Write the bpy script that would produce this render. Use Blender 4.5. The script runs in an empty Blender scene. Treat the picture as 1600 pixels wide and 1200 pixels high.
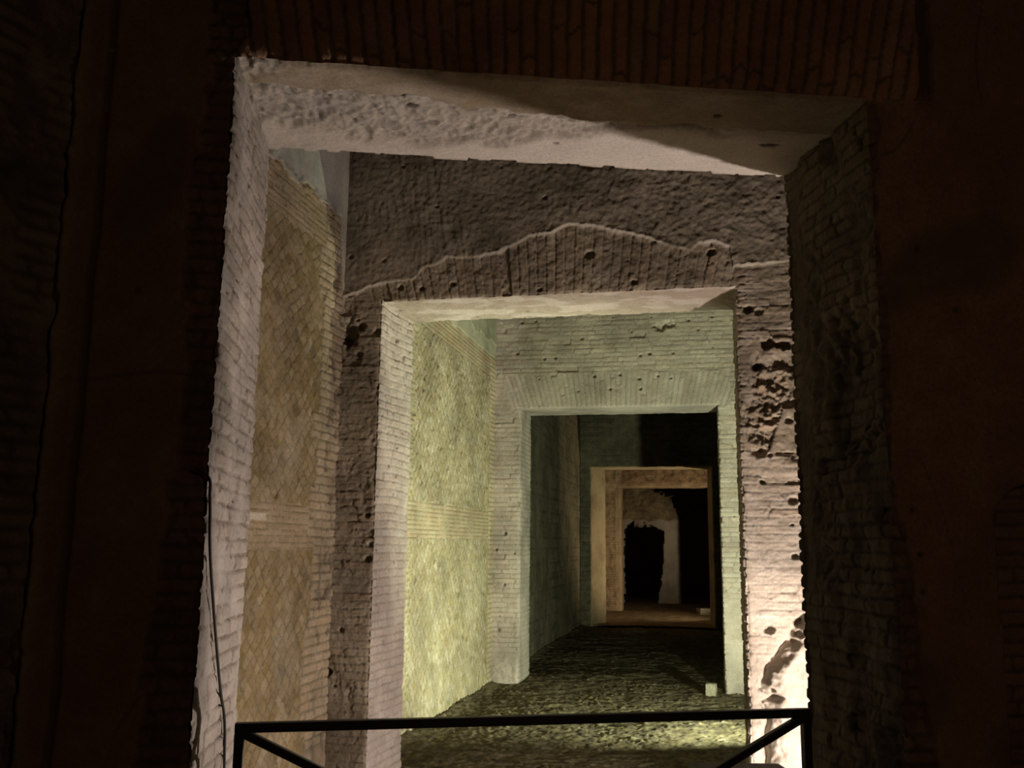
# Roman brick enfilade: doorways through parallel masonry walls, lit by floor lamps hidden behind the piers
import bpy, math
import numpy as np
from mathutils import Vector, Matrix

np.seterr(over='ignore')
SC = bpy.context.scene
COL = SC.collection
Q = 1.0                                   # grid size multiplier (1 = full detail)

# ------------------------------------------------------------------ noise
def _h(ix, iy, iz=0, seed=0):
    ix = np.asarray(ix).astype(np.int64); iy = np.asarray(iy).astype(np.int64); iz = np.asarray(iz).astype(np.int64)
    n = (ix*374761393 + iy*668265263 + iz*2147483647*3 + seed*974634777) & 0xffffffff
    n = ((n ^ (n >> 13))*1274126177) & 0xffffffff
    n = ((n ^ (n >> 16))*2246822519) & 0xffffffff
    n = (n ^ (n >> 15)) & 0xffffffff
    return n/4294967295.0

def noise(x, y, seed=0):
    x = np.asarray(x, float); y = np.asarray(y, float)
    ix = np.floor(x); iy = np.floor(y); fx = x-ix; fy = y-iy
    ux = fx*fx*fx*(fx*(fx*6-15)+10); uy = fy*fy*fy*(fy*(fy*6-15)+10)
    def g(a, b):
        t = _h(ix+a, iy+b, 0, seed)*2*np.pi
        return np.cos(t)*(fx-a)+np.sin(t)*(fy-b)
    a = g(0, 0); b = g(1, 0); c = g(0, 1); d = g(1, 1)
    return ((a*(1-ux)+b*ux)*(1-uy)+(c*(1-ux)+d*ux)*uy)*1.5

def fbm(x, y, o=4, seed=0, gain=.5):
    s = 0; a = 1; t = 0
    for k in range(o):
        s = s+a*noise(x*2**k, y*2**k, seed+k*17); t += a; a *= gain
    return s/t*1.4

def voro(x, y, seed=0, jit=.9):
    ix = np.floor(x); iy = np.floor(y)
    f1 = np.full(np.shape(x), 9.); f2 = f1.copy(); idd = np.zeros(np.shape(x))
    for a in (-1, 0, 1):
        for b in (-1, 0, 1):
            cx = ix+a; cy = iy+b
            px = cx+.5+jit*(_h(cx, cy, 1, seed)-.5); py = cy+.5+jit*(_h(cx, cy, 2, seed)-.5)
            d = np.hypot(px-x, py-y)
            c = d < f1
            f2 = np.where(c, f1, np.minimum(f2, d)); idd = np.where(c, _h(cx, cy, 3, seed), idd); f1 = np.where(c, d, f1)
    return f1, f2, idd

def ss(a, b, x):
    t = np.clip((x-a)/(b-a), 0, 1)   # also works with a > b (falling)
    return t*t*(3-2*t)

# ------------------------------------------------------------------ masonry patterns: return height, stone mask, id
def brick(u, v, bw=.23, bh=.056, mo=.012, amp=.009, seed=0, wob=1.):
    v = v+.006*wob*noise(u*1.7, v*1.2, seed+5)+.003*wob*noise(u*9, v*9, seed+6)
    r = np.floor(v/bh); fv = v/bh-r
    uu = u/bw+_h(r, 7, 0, seed)+.05*wob*noise(u*8, v*30, seed+8)
    c = np.floor(uu)
    b0 = c+.45*(_h(r, c, 3, seed)-.5); b1 = c+1+.45*(_h(r, c+1, 3, seed)-.5)
    c = np.where(uu < b0, c-1, np.where(uu > b1, c+1, c))
    b0 = c+.45*(_h(r, c, 3, seed)-.5); b1 = c+1+.45*(_h(r, c+1, 3, seed)-.5)
    du = np.minimum(uu-b0, b1-uu)*bw
    dv = np.minimum(fv, 1-fv)*bh
    d = np.minimum(du, dv)+.0030*wob*noise(u*45, v*45, seed+9)
    m = ss(mo*.28, mo*.75, d)
    idd = _h(r, c, 5, seed)
    wear = ss(.1, .6, noise(u*2.3, v*2.3, seed+11)+.3*noise(u*11, v*11, seed+12))
    h = amp*m*(1-.55*wear)+.006*wob*(idd-.5)*m+.0022*wob*fbm(u*35, v*35, 3, seed+10)
    gone = (_h(r, c, 9, seed) > .975)
    h = np.where(gone, h-.012*wob, h)
    return h, m, idd

def diamonds(u, v, s=.074, mo=.010, amp=.008, seed=0):
    wx = .020*noise(u*4, v*4, seed+1)+.010*noise(u*13, v*13, seed+2)
    wy = .020*noise(u*4, v*4, seed+3)+.010*noise(u*13, v*13, seed+4)
    a = (u+wx+v+wy)*.7071/s; b = (v+wy-u-wx)*.7071/s
    ia = np.floor(a); ib = np.floor(b); fa = a-ia; fb = b-ib
    d = np.minimum(np.minimum(fa, 1-fa), np.minimum(fb, 1-fb))*s+.0035*noise(u*40, v*40, seed+5)
    m = ss(mo*.25, mo*.8, d)
    idd = _h(ia, ib, 1, seed)
    tilt = ((_h(ia, ib, 2, seed)-.5)*(fa-.5)+(_h(ia, ib, 3, seed)-.5)*(fb-.5))*.012
    h = amp*m*(.5+idd*.9)+tilt*m+.003*fbm(u*30, v*30, 3, seed+6)
    h = np.where(_h(ia, ib, 4, seed) > .93, h-.010, h)
    return h, m, idd

def ridged(x, y, o=4, seed=0):
    t = 0; a = 1; n = 0
    for k in range(o):
        t = t+a*(1-2*np.abs(noise(x*2.1**k, y*2.1**k, seed+k*13))); n += a; a *= .52
    return t/n

def rubble(u, v, s=.09, amp=.03, seed=0):
    """broken mortar core: crags with a few lumps of aggregate"""
    wx = .6*noise(u*7, v*7, seed)+.25*noise(u*22, v*22, seed+4); wy = .6*noise(u*7+9, v*7, seed+1)+.25*noise(u*22+5, v*22, seed+5)
    f1, f2, idd = voro(u/s+wx, v/s+wy, seed)
    lump = ss(.0, .35, f2-f1)*(idd > .55)
    rg = ridged(u/s*.55+.3*wx, v/s*.55, 5, seed+2)
    m = np.clip(.55+.45*lump, 0, 1)
    h = amp*(rg-.55)*1.1+amp*.45*lump*(idd-.3)+.18*amp*fbm(u*40, v*40, 3, seed+3)
    return h, m, idd

def pits(u, v, s=.16, p=.25, r=.018, depth=.03, seed=0):
    x = u/s; y = v/s; ix = np.floor(x); iy = np.floor(y)
    out = np.zeros(np.shape(x))
    for a in (-1, 0, 1):
        for b in (-1, 0, 1):
            cx = ix+a; cy = iy+b
            on = _h(cx, cy, 1, seed) < p
            px = (cx+.2+.6*_h(cx, cy, 2, seed))*s; py = (cy+.2+.6*_h(cx, cy, 3, seed))*s
            rr = r*(.5+_h(cx, cy, 4, seed))
            d = np.hypot((u-px)*.8, v-py)+.004*noise(u*60, v*60, seed+2)
            out = np.maximum(out, np.where(on, 1-ss(rr*.55, rr*1.1, d), 0))
    return -depth*out, out

class F:                                   # fields of one surface patch
    def __init__(s, h, m=1., i=.5, pl=0., tf=0., lime=0., soot=0., cat=0):
        z = np.zeros(np.shape(h))
        s.h = h+z; s.m = m+z; s.i = i+z; s.pl = pl+z; s.tf = tf+z; s.lime = lime+z; s.soot = soot+z; s.cat = (cat+z).astype(int)  # dark weight serves stains, hollows and shade; pale weight lime and lit edges
def mix(a, b, w):                          # w: 0 -> a, 1 -> b
    o = F(a.h)
    for k in ('h', 'm', 'i', 'pl', 'tf', 'lime', 'soot'):
        setattr(o, k, getattr(a, k)*(1-w)+getattr(b, k)*w)
    o.cat = np.where(w > .5, b.cat, a.cat)
    return o
def add_pits(f, u, v, **k):
    h, o = pits(u, v, **k); f.h = f.h+h; f.soot = np.maximum(f.soot, .25*o); return f  # pits also coloured darker than the face around them

# ------------------------------------------------------------------ mesh output
def tag(o, label=None, cat=None, group=None, kind=None):
    if label: o['label'] = label
    if cat: o['category'] = cat
    if group: o['group'] = group
    if kind: o['kind'] = kind
    return o

def mesh_obj(name, P, faces, mat, attrs=None, parent=None, smooth=True):
    me = bpy.data.meshes.new(name)
    nv = len(P); nf = len(faces)
    me.vertices.add(nv); me.vertices.foreach_set('co', np.ascontiguousarray(P, dtype=np.float32).ravel())
    me.loops.add(nf*4); me.polygons.add(nf)
    me.polygons.foreach_set('loop_start', np.arange(0, nf*4, 4, dtype=np.int32))
    me.loops.foreach_set('vertex_index', np.ascontiguousarray(faces, dtype=np.int32).ravel())
    if smooth: me.polygons.foreach_set('use_smooth', np.ones(nf, dtype=bool))
    me.update(calc_edges=True)
    for k, A in (attrs or {}).items():
        a = me.attributes.new(k, 'FLOAT_COLOR', 'POINT')
        a.data.foreach_set('color', np.ascontiguousarray(A, dtype=np.float32).ravel())
    me.materials.append(mat)
    o = bpy.data.objects.new(name, me); COL.objects.link(o)
    if parent: o.parent = parent
    return o

def emit_grid(P, f, mat, names, parent=None, flip=False):
    """P (nu,nv,3) displaced points, f fields; split the faces by category into one object per name"""
    nu, nv = P.shape[:2]
    idx = np.arange(nu*nv).reshape(nu, nv)
    q = np.stack([idx[:-1, :-1], idx[1:, :-1], idx[1:, 1:], idx[:-1, 1:]], -1).reshape(-1, 4)
    if flip: q = q[:, ::-1]
    cat = f.cat[:-1, :-1].reshape(-1)
    A1 = np.stack([f.m, f.i, f.pl, f.tf], -1).reshape(-1, 4)
    A2 = np.stack([f.lime, f.soot, f.h*20+.5, np.ones_like(f.m)], -1).reshape(-1, 4)
    Pf = P.reshape(-1, 3)
    out = []
    for c, nm in names.items():
        s = q[cat == c]
        if len(s) == 0: continue
        used, inv = np.unique(s.ravel(), return_inverse=True)
        par = parent
        if out and isinstance(parent, str): par = out[0]
        mt = mat[c] if isinstance(mat, dict) and c in mat else (mat[0] if isinstance(mat, dict) else mat)
        o = mesh_obj(nm, Pf[used], inv.reshape(-1, 4), mt, {'surf': A1[used], 'coat': A2[used]}, par if not isinstance(par, str) else None)
        out.append(o)
    return out

def cuts(*segs):
    """list of (end, step) after a start -> non-uniform samples"""
    a = segs[0]; out = [np.array([a])]
    for e, st in segs[1:]:
        n = max(1, int(round(abs(e-a)/(st*Q)))); out.append(np.linspace(a, e, n+1)[1:]); a = e
    return np.concatenate(out)

def sweep(pts2, steps, corner=.012):
    """polyline -> samples: positions, normals (left of travel), segment index, arc coordinate inside segment, distance to nearest inner corner"""
    pos = []; nor = []; seg = []; loc = []; cd = []
    n = len(pts2)-1
    L = [math.dist(pts2[i], pts2[i+1]) for i in range(n)]
    T = [((pts2[i+1][0]-pts2[i][0])/L[i], (pts2[i+1][1]-pts2[i][1])/L[i]) for i in range(n)]
    for i in range(n):
        st = steps[i]
        s = cuts(0., *st) if isinstance(st, list) else cuts(0., (L[i], st))
        s[-1] = L[i]
        if i < n-1: s = s[:-1]
        for a in s:
            nx, ny = -T[i][1], T[i][0]
            w = 0
            if i > 0 and a < corner:
                w = .5*(1-a/corner); j = i-1
            if i < n-1 and L[i]-a < corner:
                w = .5*(1-(L[i]-a)/corner); j = i+1
            if w:
                nx = nx*(1-w)-T[j][1]*w; ny = ny*(1-w)+T[j][0]*w
            pos.append((pts2[i][0]+T[i][0]*a, pts2[i][1]+T[i][1]*a)); nor.append((nx, ny)); seg.append(i); loc.append(a)
            d = 9
            if i > 0: d = min(d, a)
            if i < n-1: d = min(d, L[i]-a)
            cd.append(d)
    return np.array(pos), np.array(nor), np.array(seg), np.array(loc), np.array(cd)

def toothing(f, cd, v, bh=.056, seed=0, amp=.016):
    """worn, toothed arrises: every course loses a different bite at the corner"""
    r = np.floor((v+.006*noise(v*0, v*1.2, seed+5))/bh)
    bite = amp*_h(r, 3, 1, seed)**1.5*(1-ss(0, .03, cd))
    bite = bite+.5*amp*(1-ss(0, .02, cd))*(1-f.m)
    f.h = f.h-bite-.006*(1-ss(0, .015, cd))
    return f

# ------------------------------------------------------------------ materials
def nodes(m):
    m.use_nodes = True; nt = m.node_tree; nt.nodes.clear()
    out = nt.nodes.new('ShaderNodeOutputMaterial'); b = nt.nodes.new('ShaderNodeBsdfPrincipled')
    nt.links.new(b.outputs[0], out.inputs[0]); return nt, b

def nmix(nt, fac, a, b, mode='MIX'):
    n = nt.nodes.new('ShaderNodeMix'); n.data_type = 'RGBA'; n.blend_type = mode
    for sock, v in ((n.inputs[0], fac), (n.inputs[6], a), (n.inputs[7], b)):
        if isinstance(v, (int, float)): sock.default_value = v
        elif isinstance(v, tuple): sock.default_value = (*v, 1)
        else: nt.links.new(v, sock)
    return n.outputs[2]
def ramp(nt, fac, stops):
    n = nt.nodes.new('ShaderNodeValToRGB'); nt.links.new(fac, n.inputs[0])
    e = n.color_ramp.elements
    while len(e) < len(stops): e.new(.5)
    for k, (p, c) in enumerate(stops):
        e[k].position = p; e[k].color = (*c, 1) if isinstance(c, tuple) else (c, c, c, 1)
    return n.outputs[0]
def ntex(nt, scale, detail=4, rough=.6, vec=None):
    n = nt.nodes.new('ShaderNodeTexNoise'); n.inputs['Scale'].default_value = scale
    n.inputs['Detail'].default_value = detail; n.inputs['Roughness'].default_value = rough
    if vec is not None: nt.links.new(vec, n.inputs['Vector'])
    return n.outputs[0]

def masonry(name, bricks, mortar, plaster, tuff=((.36, .29, .14), (.46, .39, .20), (.30, .25, .13)), lime=(.62, .57, .50), soot=(.05, .042, .035), bump=.5, stain=.35):
    k = .80
    sc_ = lambda c: tuple(v*k for v in c)
    bricks = [sc_(c) for c in bricks]; tuff = [sc_(c) for c in tuff]; mortar = sc_(mortar); plaster = [sc_(c) for c in plaster]; lime = sc_(lime)
    m = bpy.data.materials.new(name); nt, b = nodes(m)
    geo = nt.nodes.new('ShaderNodeNewGeometry'); vec = geo.outputs['Position']
    at = nt.nodes.new('ShaderNodeAttribute'); at.attribute_name = 'surf'
    at2 = nt.nodes.new('ShaderNodeAttribute'); at2.attribute_name = 'coat'
    s1 = nt.nodes.new('ShaderNodeSeparateColor'); nt.links.new(at.outputs['Color'], s1.inputs[0])
    s2 = nt.nodes.new('ShaderNodeSeparateColor'); nt.links.new(at2.outputs['Color'], s2.inputs[0])
    stone, idd, pl, tf = s1.outputs[0], s1.outputs[1], s1.outputs[2], at.outputs['Alpha']
    n = len(bricks)
    bc = ramp(nt, idd, [(k/(n-1), c) for k, c in enumerate(bricks)])
    n = len(tuff)
    tc = ramp(nt, idd, [(k/(n-1), c) for k, c in enumerate(tuff)])
    big = ntex(nt, 1.6, 5, .65, vec); mid = ntex(nt, 9, 5, .7, vec); fine = ntex(nt, 70, 4, .7, vec)
    sc = nmix(nt, tf, bc, tc)
    mo = nmix(nt, ramp(nt, mid, [(.3, 0.), (.7, 1.)]), mortar, tuple(c*.6 for c in mortar))
    c = nmix(nt, stone, mo, sc)
    pc = nmix(nt, ramp(nt, big, [(.35, 0.), (.65, 1.)]), plaster[0], plaster[1])
    c = nmix(nt, pl, c, pc)
    dust = ramp(nt, mid, [(.42, 0.), (.68, .55)])
    c = nmix(nt, dust, c, nmix(nt, .5, c, lime))
    c = nmix(nt, s2.outputs[0], c, lime)
    st = ramp(nt, big, [(.36, 1-stain), (.6, 1.)])
    c = nmix(nt, 1., c, st, 'MULTIPLY')
    fn = ramp(nt, fine, [(.25, .72), (.7, 1.12)])
    c = nmix(nt, 1., c, fn, 'MULTIPLY')
    c = nmix(nt, s2.outputs[1], c, soot)
    nt.links.new(c, b.inputs['Base Color'])
    b.inputs['Roughness'].default_value = .95; b.inputs['Specular IOR Level'].default_value = .15
    bp = nt.nodes.new('ShaderNodeBump'); bp.inputs['Strength'].default_value = bump; bp.inputs['Distance'].default_value = .008
    fb = ntex(nt, 110, 6, .75, vec)
    ad = nt.nodes.new('ShaderNodeMath'); ad.operation = 'ADD'; nt.links.new(fb, ad.inputs[0]); nt.links.new(mid, ad.inputs[1])
    nt.links.new(ad.outputs[0], bp.inputs['Height']); nt.links.new(bp.outputs[0], b.inputs['Normal'])
    return m

def simple(name, col, rough=.5, metal=0., bumps=None, col2=None):
    m = bpy.data.materials.new(name); nt, b = nodes(m)
    geo = nt.nodes.new('ShaderNodeNewGeometry'); vec = geo.outputs['Position']
    f = ntex(nt, 25, 5, .7, vec)
    c2 = col2 or tuple(c*.6 for c in col)
    c = nmix(nt, ramp(nt, f, [(.35, 0.), (.65, 1.)]), col, c2)
    nt.links.new(c, b.inputs['Base Color']); b.inputs['Roughness'].default_value = rough; b.inputs['Metallic'].default_value = metal
    if bumps:
        bp = nt.nodes.new('ShaderNodeBump'); bp.inputs['Strength'].default_value = bumps; bp.inputs['Distance'].default_value = .004
        nt.links.new(ntex(nt, 120, 5, .7, vec), bp.inputs['Height']); nt.links.new(bp.outputs[0], b.inputs['Normal'])
    return m

ROMAN = ((.36, .30, .21), (.42, .35, .25), (.32, .26, .18), (.46, .39, .28), (.38, .32, .23), (.41, .31, .21))
M_MID = masonry('dusty_brick', ROMAN, (.24, .20, .15), ((.29, .25, .18), (.36, .31, .23)), stain=.45)
M_PALE = masonry('pale_brick', ((.52, .45, .38), (.60, .53, .46), (.48, .40, .33), (.62, .52, .43), (.55, .49, .43)), (.42, .38, .32), ((.52, .46, .40), (.60, .54, .47)), lime=(.68, .61, .56))
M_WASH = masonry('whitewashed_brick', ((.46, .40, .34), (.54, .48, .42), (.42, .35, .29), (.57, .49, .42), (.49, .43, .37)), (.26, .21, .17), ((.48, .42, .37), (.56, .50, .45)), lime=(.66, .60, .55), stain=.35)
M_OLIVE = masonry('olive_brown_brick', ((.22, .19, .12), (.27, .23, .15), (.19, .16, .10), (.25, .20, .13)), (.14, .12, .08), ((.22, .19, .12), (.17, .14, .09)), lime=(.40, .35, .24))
M_SOF = masonry('lime_soffit', ((.50, .44, .37), (.58, .51, .43), (.46, .40, .32)), (.34, .29, .23), ((.33, .25, .15), (.27, .20, .12)), lime=(.72, .65, .59), stain=.2)
M_LEFT = masonry('tuff_reticulate', ((.42, .32, .22), (.48, .38, .27), (.44, .30, .18), (.50, .42, .31)), (.22, .17, .09), ((.38, .37, .35), (.46, .45, .42)), tuff=((.25, .18, .075), (.34, .25, .12), (.30, .225, .12), (.42, .33, .19), (.27, .185, .07)), lime=(.60, .55, .45))
M_NEAR = masonry('ochre_red_plaster', ((.34, .17, .10), (.42, .22, .13), (.30, .16, .10), (.38, .24, .15)), (.16, .11, .08), ((.30, .175, .09), (.22, .135, .075)), lime=(.42, .34, .24), bump=.3)
M_SIDE = masonry('dark_rough_plaster', ((.22, .17, .12), (.28, .22, .15)), (.12, .10, .08), ((.20, .17, .12), (.26, .21, .14)), lime=(.40, .33, .22))
M_DIRT = masonry('earth_floor', ((.25, .21, .11), (.20, .165, .09), (.31, .26, .15)), (.09, .075, .045), ((.25, .21, .12), (.18, .155, .085)), lime=(.5, .46, .36), bump=.6)
M_STEEL = simple('black_painted_steel', (.012, .012, .013), .45, .0)
M_DARKBOX = simple('dark_painted_metal', (.05, .035, .025), .6)
M_CABLE = simple('dusty_black_rubber', (.035, .028, .02), .8)
M_STONE = simple('pale_stone', (.28, .26, .20), .9, 0, .5, (.18, .17, .13))
M_DUCT = simple('dull_aluminium', (.20, .20, .20), .5, .6)

# ------------------------------------------------------------------ generic wall with one doorway
def struct(name):
    o = bpy.data.objects.new(name, None); COL.objects.link(o); o['kind'] = 'structure'; return o

def doorway_wall(name, O, d, thick, u0, ua, ub, u1, ztop, zmax, surf_face, surf_jamb, surf_soffit, surf_back, mat, res, splay=(0., 0.), jamb_mats=None, zmin=-.25, back_far=.05, seed=0, flatres=.05, arch_name='relieving_arch', uvis=(None, None), soffit_mat=None):
    """O,d: origin and direction of the near face; opening from ua to ub, soffit at ztop; three swept shells meeting in toothed arrises"""
    root = struct(name)
    n = (-d[1], d[0])                                # depth direction, away from the camera
    W = lambda u, t: (O[0]+d[0]*u+n[0]*t, O[1]+d[1]*u+n[1]*t)
    va, vb = (uvis[0] if uvis[0] is not None else u0), (uvis[1] if uvis[1] is not None else u1)
    # piers; travel keeps the masonry on the right hand so the left-hand normal points out into the open
    for side in (0, 1):
        if side == 0:                                # left pier: back corner -> jamb -> near face, travelled so that outward is on the left
            pts = [W(u0, 0), W(ua, 0), W(ua+splay[0], thick), W(u0, thick)]
            L0 = ua-u0
            steps = [[(max(0.001, va-u0), flatres), (L0, res)] if va-u0 > .05 else res, res, back_far]
        else:
            pts = [W(u1, 0), W(ub, 0), W(ub+splay[1], thick), W(u1, thick)]
            L0 = u1-ub
            steps = [[(max(.001, u1-vb), flatres), (L0, res)] if u1-vb > .05 else res, res, back_far]
        pos, nor, seg, loc, cd = sweep(pts, steps)
        sgn = -1 if side == 0 else 1
        nor = nor*sgn                                # outward
        z = cuts(zmin, (0., .03), (ztop+.02, res))
        S, Z = np.meshgrid(loc, z, indexing='ij'); SG = np.broadcast_to(seg[:, None], S.shape); CD = np.broadcast_to(cd[:, None], S.shape)
        u = (u0+S) if side == 0 else (u1-S)
        f = surf_face(u, Z)
        f = mix(f, surf_jamb(side, S, Z), (SG == 1)*1.)
        f = mix(f, surf_back(u, Z), (SG == 2)*1.)
        f = toothing(f, CD, Z, seed=seed+side)
        f.cat = np.where(SG == 1, 1, 0)
        P = np.zeros(S.shape+(3,))
        P[..., 0] = pos[:, 0][:, None]+nor[:, 0][:, None]*f.h
        P[..., 1] = pos[:, 1][:, None]+nor[:, 1][:, None]*f.h
        P[..., 2] = Z
        mt = (jamb_mats or {}).get(side, mat)
        emit_grid(P, f, {0: mat, 1: mt}, {0: 'pier', 1: 'door_jamb'}, root, flip=(side == 1))
    # lintel: profile in (t, z): near face down, soffit, back face up
    pts = [(0, zmax), (0, ztop), (thick, ztop), (thick, zmax)]
    pos, nor, seg, loc, cd = sweep(pts, [[(max(.01, zmax-ztop-1.9), flatres), (zmax-ztop, res)] if zmax-ztop > 2.2 else res, res, back_far])
    nor = -nor
    us = cuts(u0, *([(va, flatres)] if va > u0+.05 else []), (vb, res), *([(u1, flatres)] if vb < u1-.05 else []))
    U, S = np.meshgrid(us, loc, indexing='ij')
    SG = np.broadcast_to(seg[None, :], U.shape); CD = np.broadcast_to(cd[None, :], U.shape)
    Zf = np.broadcast_to(pos[:, 1][None, :], U.shape)
    f = surf_face(U, Zf)
    fs = surf_soffit(U, S); fs.cat = fs.cat*0+3
    f = mix(f, fs, (SG == 1)*1.)
    fb = surf_back(U, Zf); fb.cat = fb.cat*0
    f = mix(f, fb, (SG == 2)*1.)
    f = toothing(f, CD, U, seed=seed+7)
    T = pos[:, 0][None, :]+nor[:, 0][None, :]*f.h
    Zz = pos[:, 1][None, :]+nor[:, 1][None, :]*f.h
    P = np.zeros(U.shape+(3,))
    P[..., 0] = O[0]+d[0]*U+n[0]*T; P[..., 1] = O[1]+d[1]*U+n[1]*T; P[..., 2] = Zz
    emit_grid(P, f, {0: mat, 3: soffit_mat or mat}, {0: 'upper_wall', 1: arch_name, 2: 'plaster_coat', 3: 'lintel_soffit'}, root, flip=True)
    return root

def back_plain(u, z):
    h, m, i = brick(u, z, seed=901, mo=.012)
    return F(h, m, i)

# ================================================================== WALL 1 (front), skewed
D1 = (2.44/math.hypot(2.44, .8), .8/math.hypot(2.44, .8)); N1 = (-D1[1], D1[0])
O1 = (-1.75, 3.05)
def w1_face(u, z):
    nz = noise(u*3, z*3, 41); fine = fbm(u*14, z*14, 4, 42)
    pl = F(.004*fbm(u*3, z*3, 3, 43)+.0015*fine+.006, pl=1., i=.5)
    cr = np.abs(noise(u*1.6, z*.9, 44)); crack = (1-ss(.0, .012, cr))*ss(-.2, .2, nz)
    pl.h = pl.h-.004*crack; pl.soot = pl.soot+.6*crack
    h, m, i = brick(u, z, .22, .056, .014, .011, 45)
    rb, rm, ri = rubble(u, z, .10, .035, 46)
    raw = F(h*.6+rb*.7-.02, m*rm, i, soot=.45)
    # plaster fallen away beside the opening, ragged
    eL = -.085-.03*np.floor(2.2+2.2*noise(z*0+3.3, z*1.3, 47))+.02*noise(z*0, z*9, 48)-.09*ss(1.8, .6, z)
    eR = 2.60+.05*noise(z*0, z*2.2, 49)+.015*noise(z*0, z*12, 50)+.10*ss(2.0, .8, z)
    w = np.where(u < 1.2, ss(eL-.008, eL+.008, u), 1-ss(eR-.008, eR+.008, u))
    f = mix(pl, raw, w)
    # flat arch of upright bricks over the opening
    uc = 1.3; uu = (u-uc)/(1+.16*(z-3.5))+uc
    h, m, i = brick(z-3.47+.05*_h(np.floor(uu/.062), 1, 0, 51), uu, .52, .062, .014, .012, 52)
    ar = F(h+.004, m, i, soot=.0)
    ar.cat = ar.cat+1
    top = 4.15+.05*noise(u*2, z*0, 53); aL = .02+.12*(z-3.5)+.08*noise(z*5, z*0, 54); aR = 2.80+.03*noise(z*6, z*0, 55)
    wa = ss(3.46, 3.5, z)*(1-ss(top-.01, top+.01, z))*ss(aL-.02, aL+.02, u)*(1-ss(aR-.012, aR+.012, u))
    gap = (np.abs(u-(2.84+.02*noise(z*7, z*0, 56))) < .03)*ss(3.45, 3.6, z)
    f = mix(f, ar, wa)
    f.h = f.h-.012*(1-ss(3.5, 3.56, z))*(wa > .5)
    f.h = f.h-.04*gap; f.soot = np.maximum(f.soot, .8*gap)
    # brown cornice-less panel joint on the left and a broken vertical edge
    g = 1-ss(.008, .022, np.abs(u+.47+.010*noise(z*0, z*3, 57)))
    f.h = f.h-.015*g; f.soot = np.maximum(f.soot, .6*g)
    lo = 1-ss(-.60, -.57, u+.014*noise(z*0, z*7, 58))
    f = mix(f, F(rb*.8-.03, rm, ri, soot=.4), lo)
    rim = np.exp(-((u+.575+.02*noise(z*0, z*2, 59))/.035)**2)
    f.h = f.h+.02*rim*(1+.8*fbm(u*12, z*12, 3, 60)); f.lime = np.maximum(f.lime, .5*rim)
    # little nails and holes, shallow arched niche at far right
    for (a, b) in ((2.66, 1.79), (2.68, 1.62), (2.68, 1.48), (2.9, 2.6), (2.75, 2.85), (-.30, 2.55)):
        w = 1-ss(.006, .014, np.hypot(u-a, z-b)); f.h = f.h-.012*w; f.soot = np.maximum(f.soot, w)
    dn = np.maximum(np.abs(u-3.50)-.50, np.where(z > 1.72, np.hypot(np.maximum(np.abs(u-3.50)-.30, 0), (z-1.68))-.22, -1))
    wn = 1-ss(-.01, .01, dn+.01*noise(u*8, z*8, 61))
    nb = F(h*0-.07+.7*brick(u, z, seed=62)[0], brick(u, z, seed=62)[1], brick(u, z, seed=62)[2], soot=.35)  # back of the niche coloured darker than the wall
    f = mix(f, nb, wn)
    bs = (z < 3.5)*ss(.35, .62, noise(u*2.1+4, z*1.6, 63)); f.soot = np.maximum(f.soot, .45*bs)
    return f
def w1_jamb(side, t, z):
    if side == 0:
        h, m, i = brick(t, z+.02*t, .19, .064, .011, .010, 70, 1.2)
        pat = ss(.0, .35, fbm(t*3, z*3, 4, 71)+.12)
        f = F(h*(1-.5*pat)+.006*fbm(t*6, z*6, 4, 72), m*(1-.3*pat)+.3*pat, i, pl=.55*pat, lime=.25*pat)
        # ragged brown edge at the near arris
        e = 1-ss(.04, .30, t+.10*noise(t*0, z*3, 73)+.05*noise(t*8, z*8, 731)); f.soot = np.maximum(f.soot, .45*e)
        f = add_pits(f, t, z, s=.11, p=.4, r=.012, depth=.02, seed=74)
        v = (1-ss(.0, .010, np.abs(noise(t*16, z*5, 75)+.45)))*.5; f.h = f.h-.010*v; f.soot = np.maximum(f.soot, v)
        return f
    h, m, i = brick(t, z, .20, .060, .012, .009, 80, 1.6)
    r, rm, ri = rubble(t, z, .12, .045, 81)
    w = ss(.05, .35, noise(t*2.2, z*1.8, 82)+.15*noise(t*9, z*9, 83))
    f = mix(F(h*1.2+.012*fbm(t*7, z*7, 4, 86), m, i), F(r*.8-.01, rm, ri, soot=.15), w)
    hole = (1-ss(.16, .30, np.hypot((t-.28)*1.1, (z-2.32)*.75)+.06*noise(t*14, z*14, 84)))
    f.h = f.h-.09*hole+.05*hole*rm; f.soot = np.maximum(f.soot, .5*hole)
    f.h = f.h-.02*(1-ss(1.95, 2.2, z))*ss(-.3, .3, noise(t*5, z*4, 85)); f.soot = np.maximum(f.soot, .6*(1-ss(1.9, 2.6, z+.3*noise(t*3, z*2, 87))))  # lower jamb lies far from the lamp: its dimness is put into the colour
    e = ss(.62, .78, t); f.h = f.h*(1-.6*e)-.012*e
    return f
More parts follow.
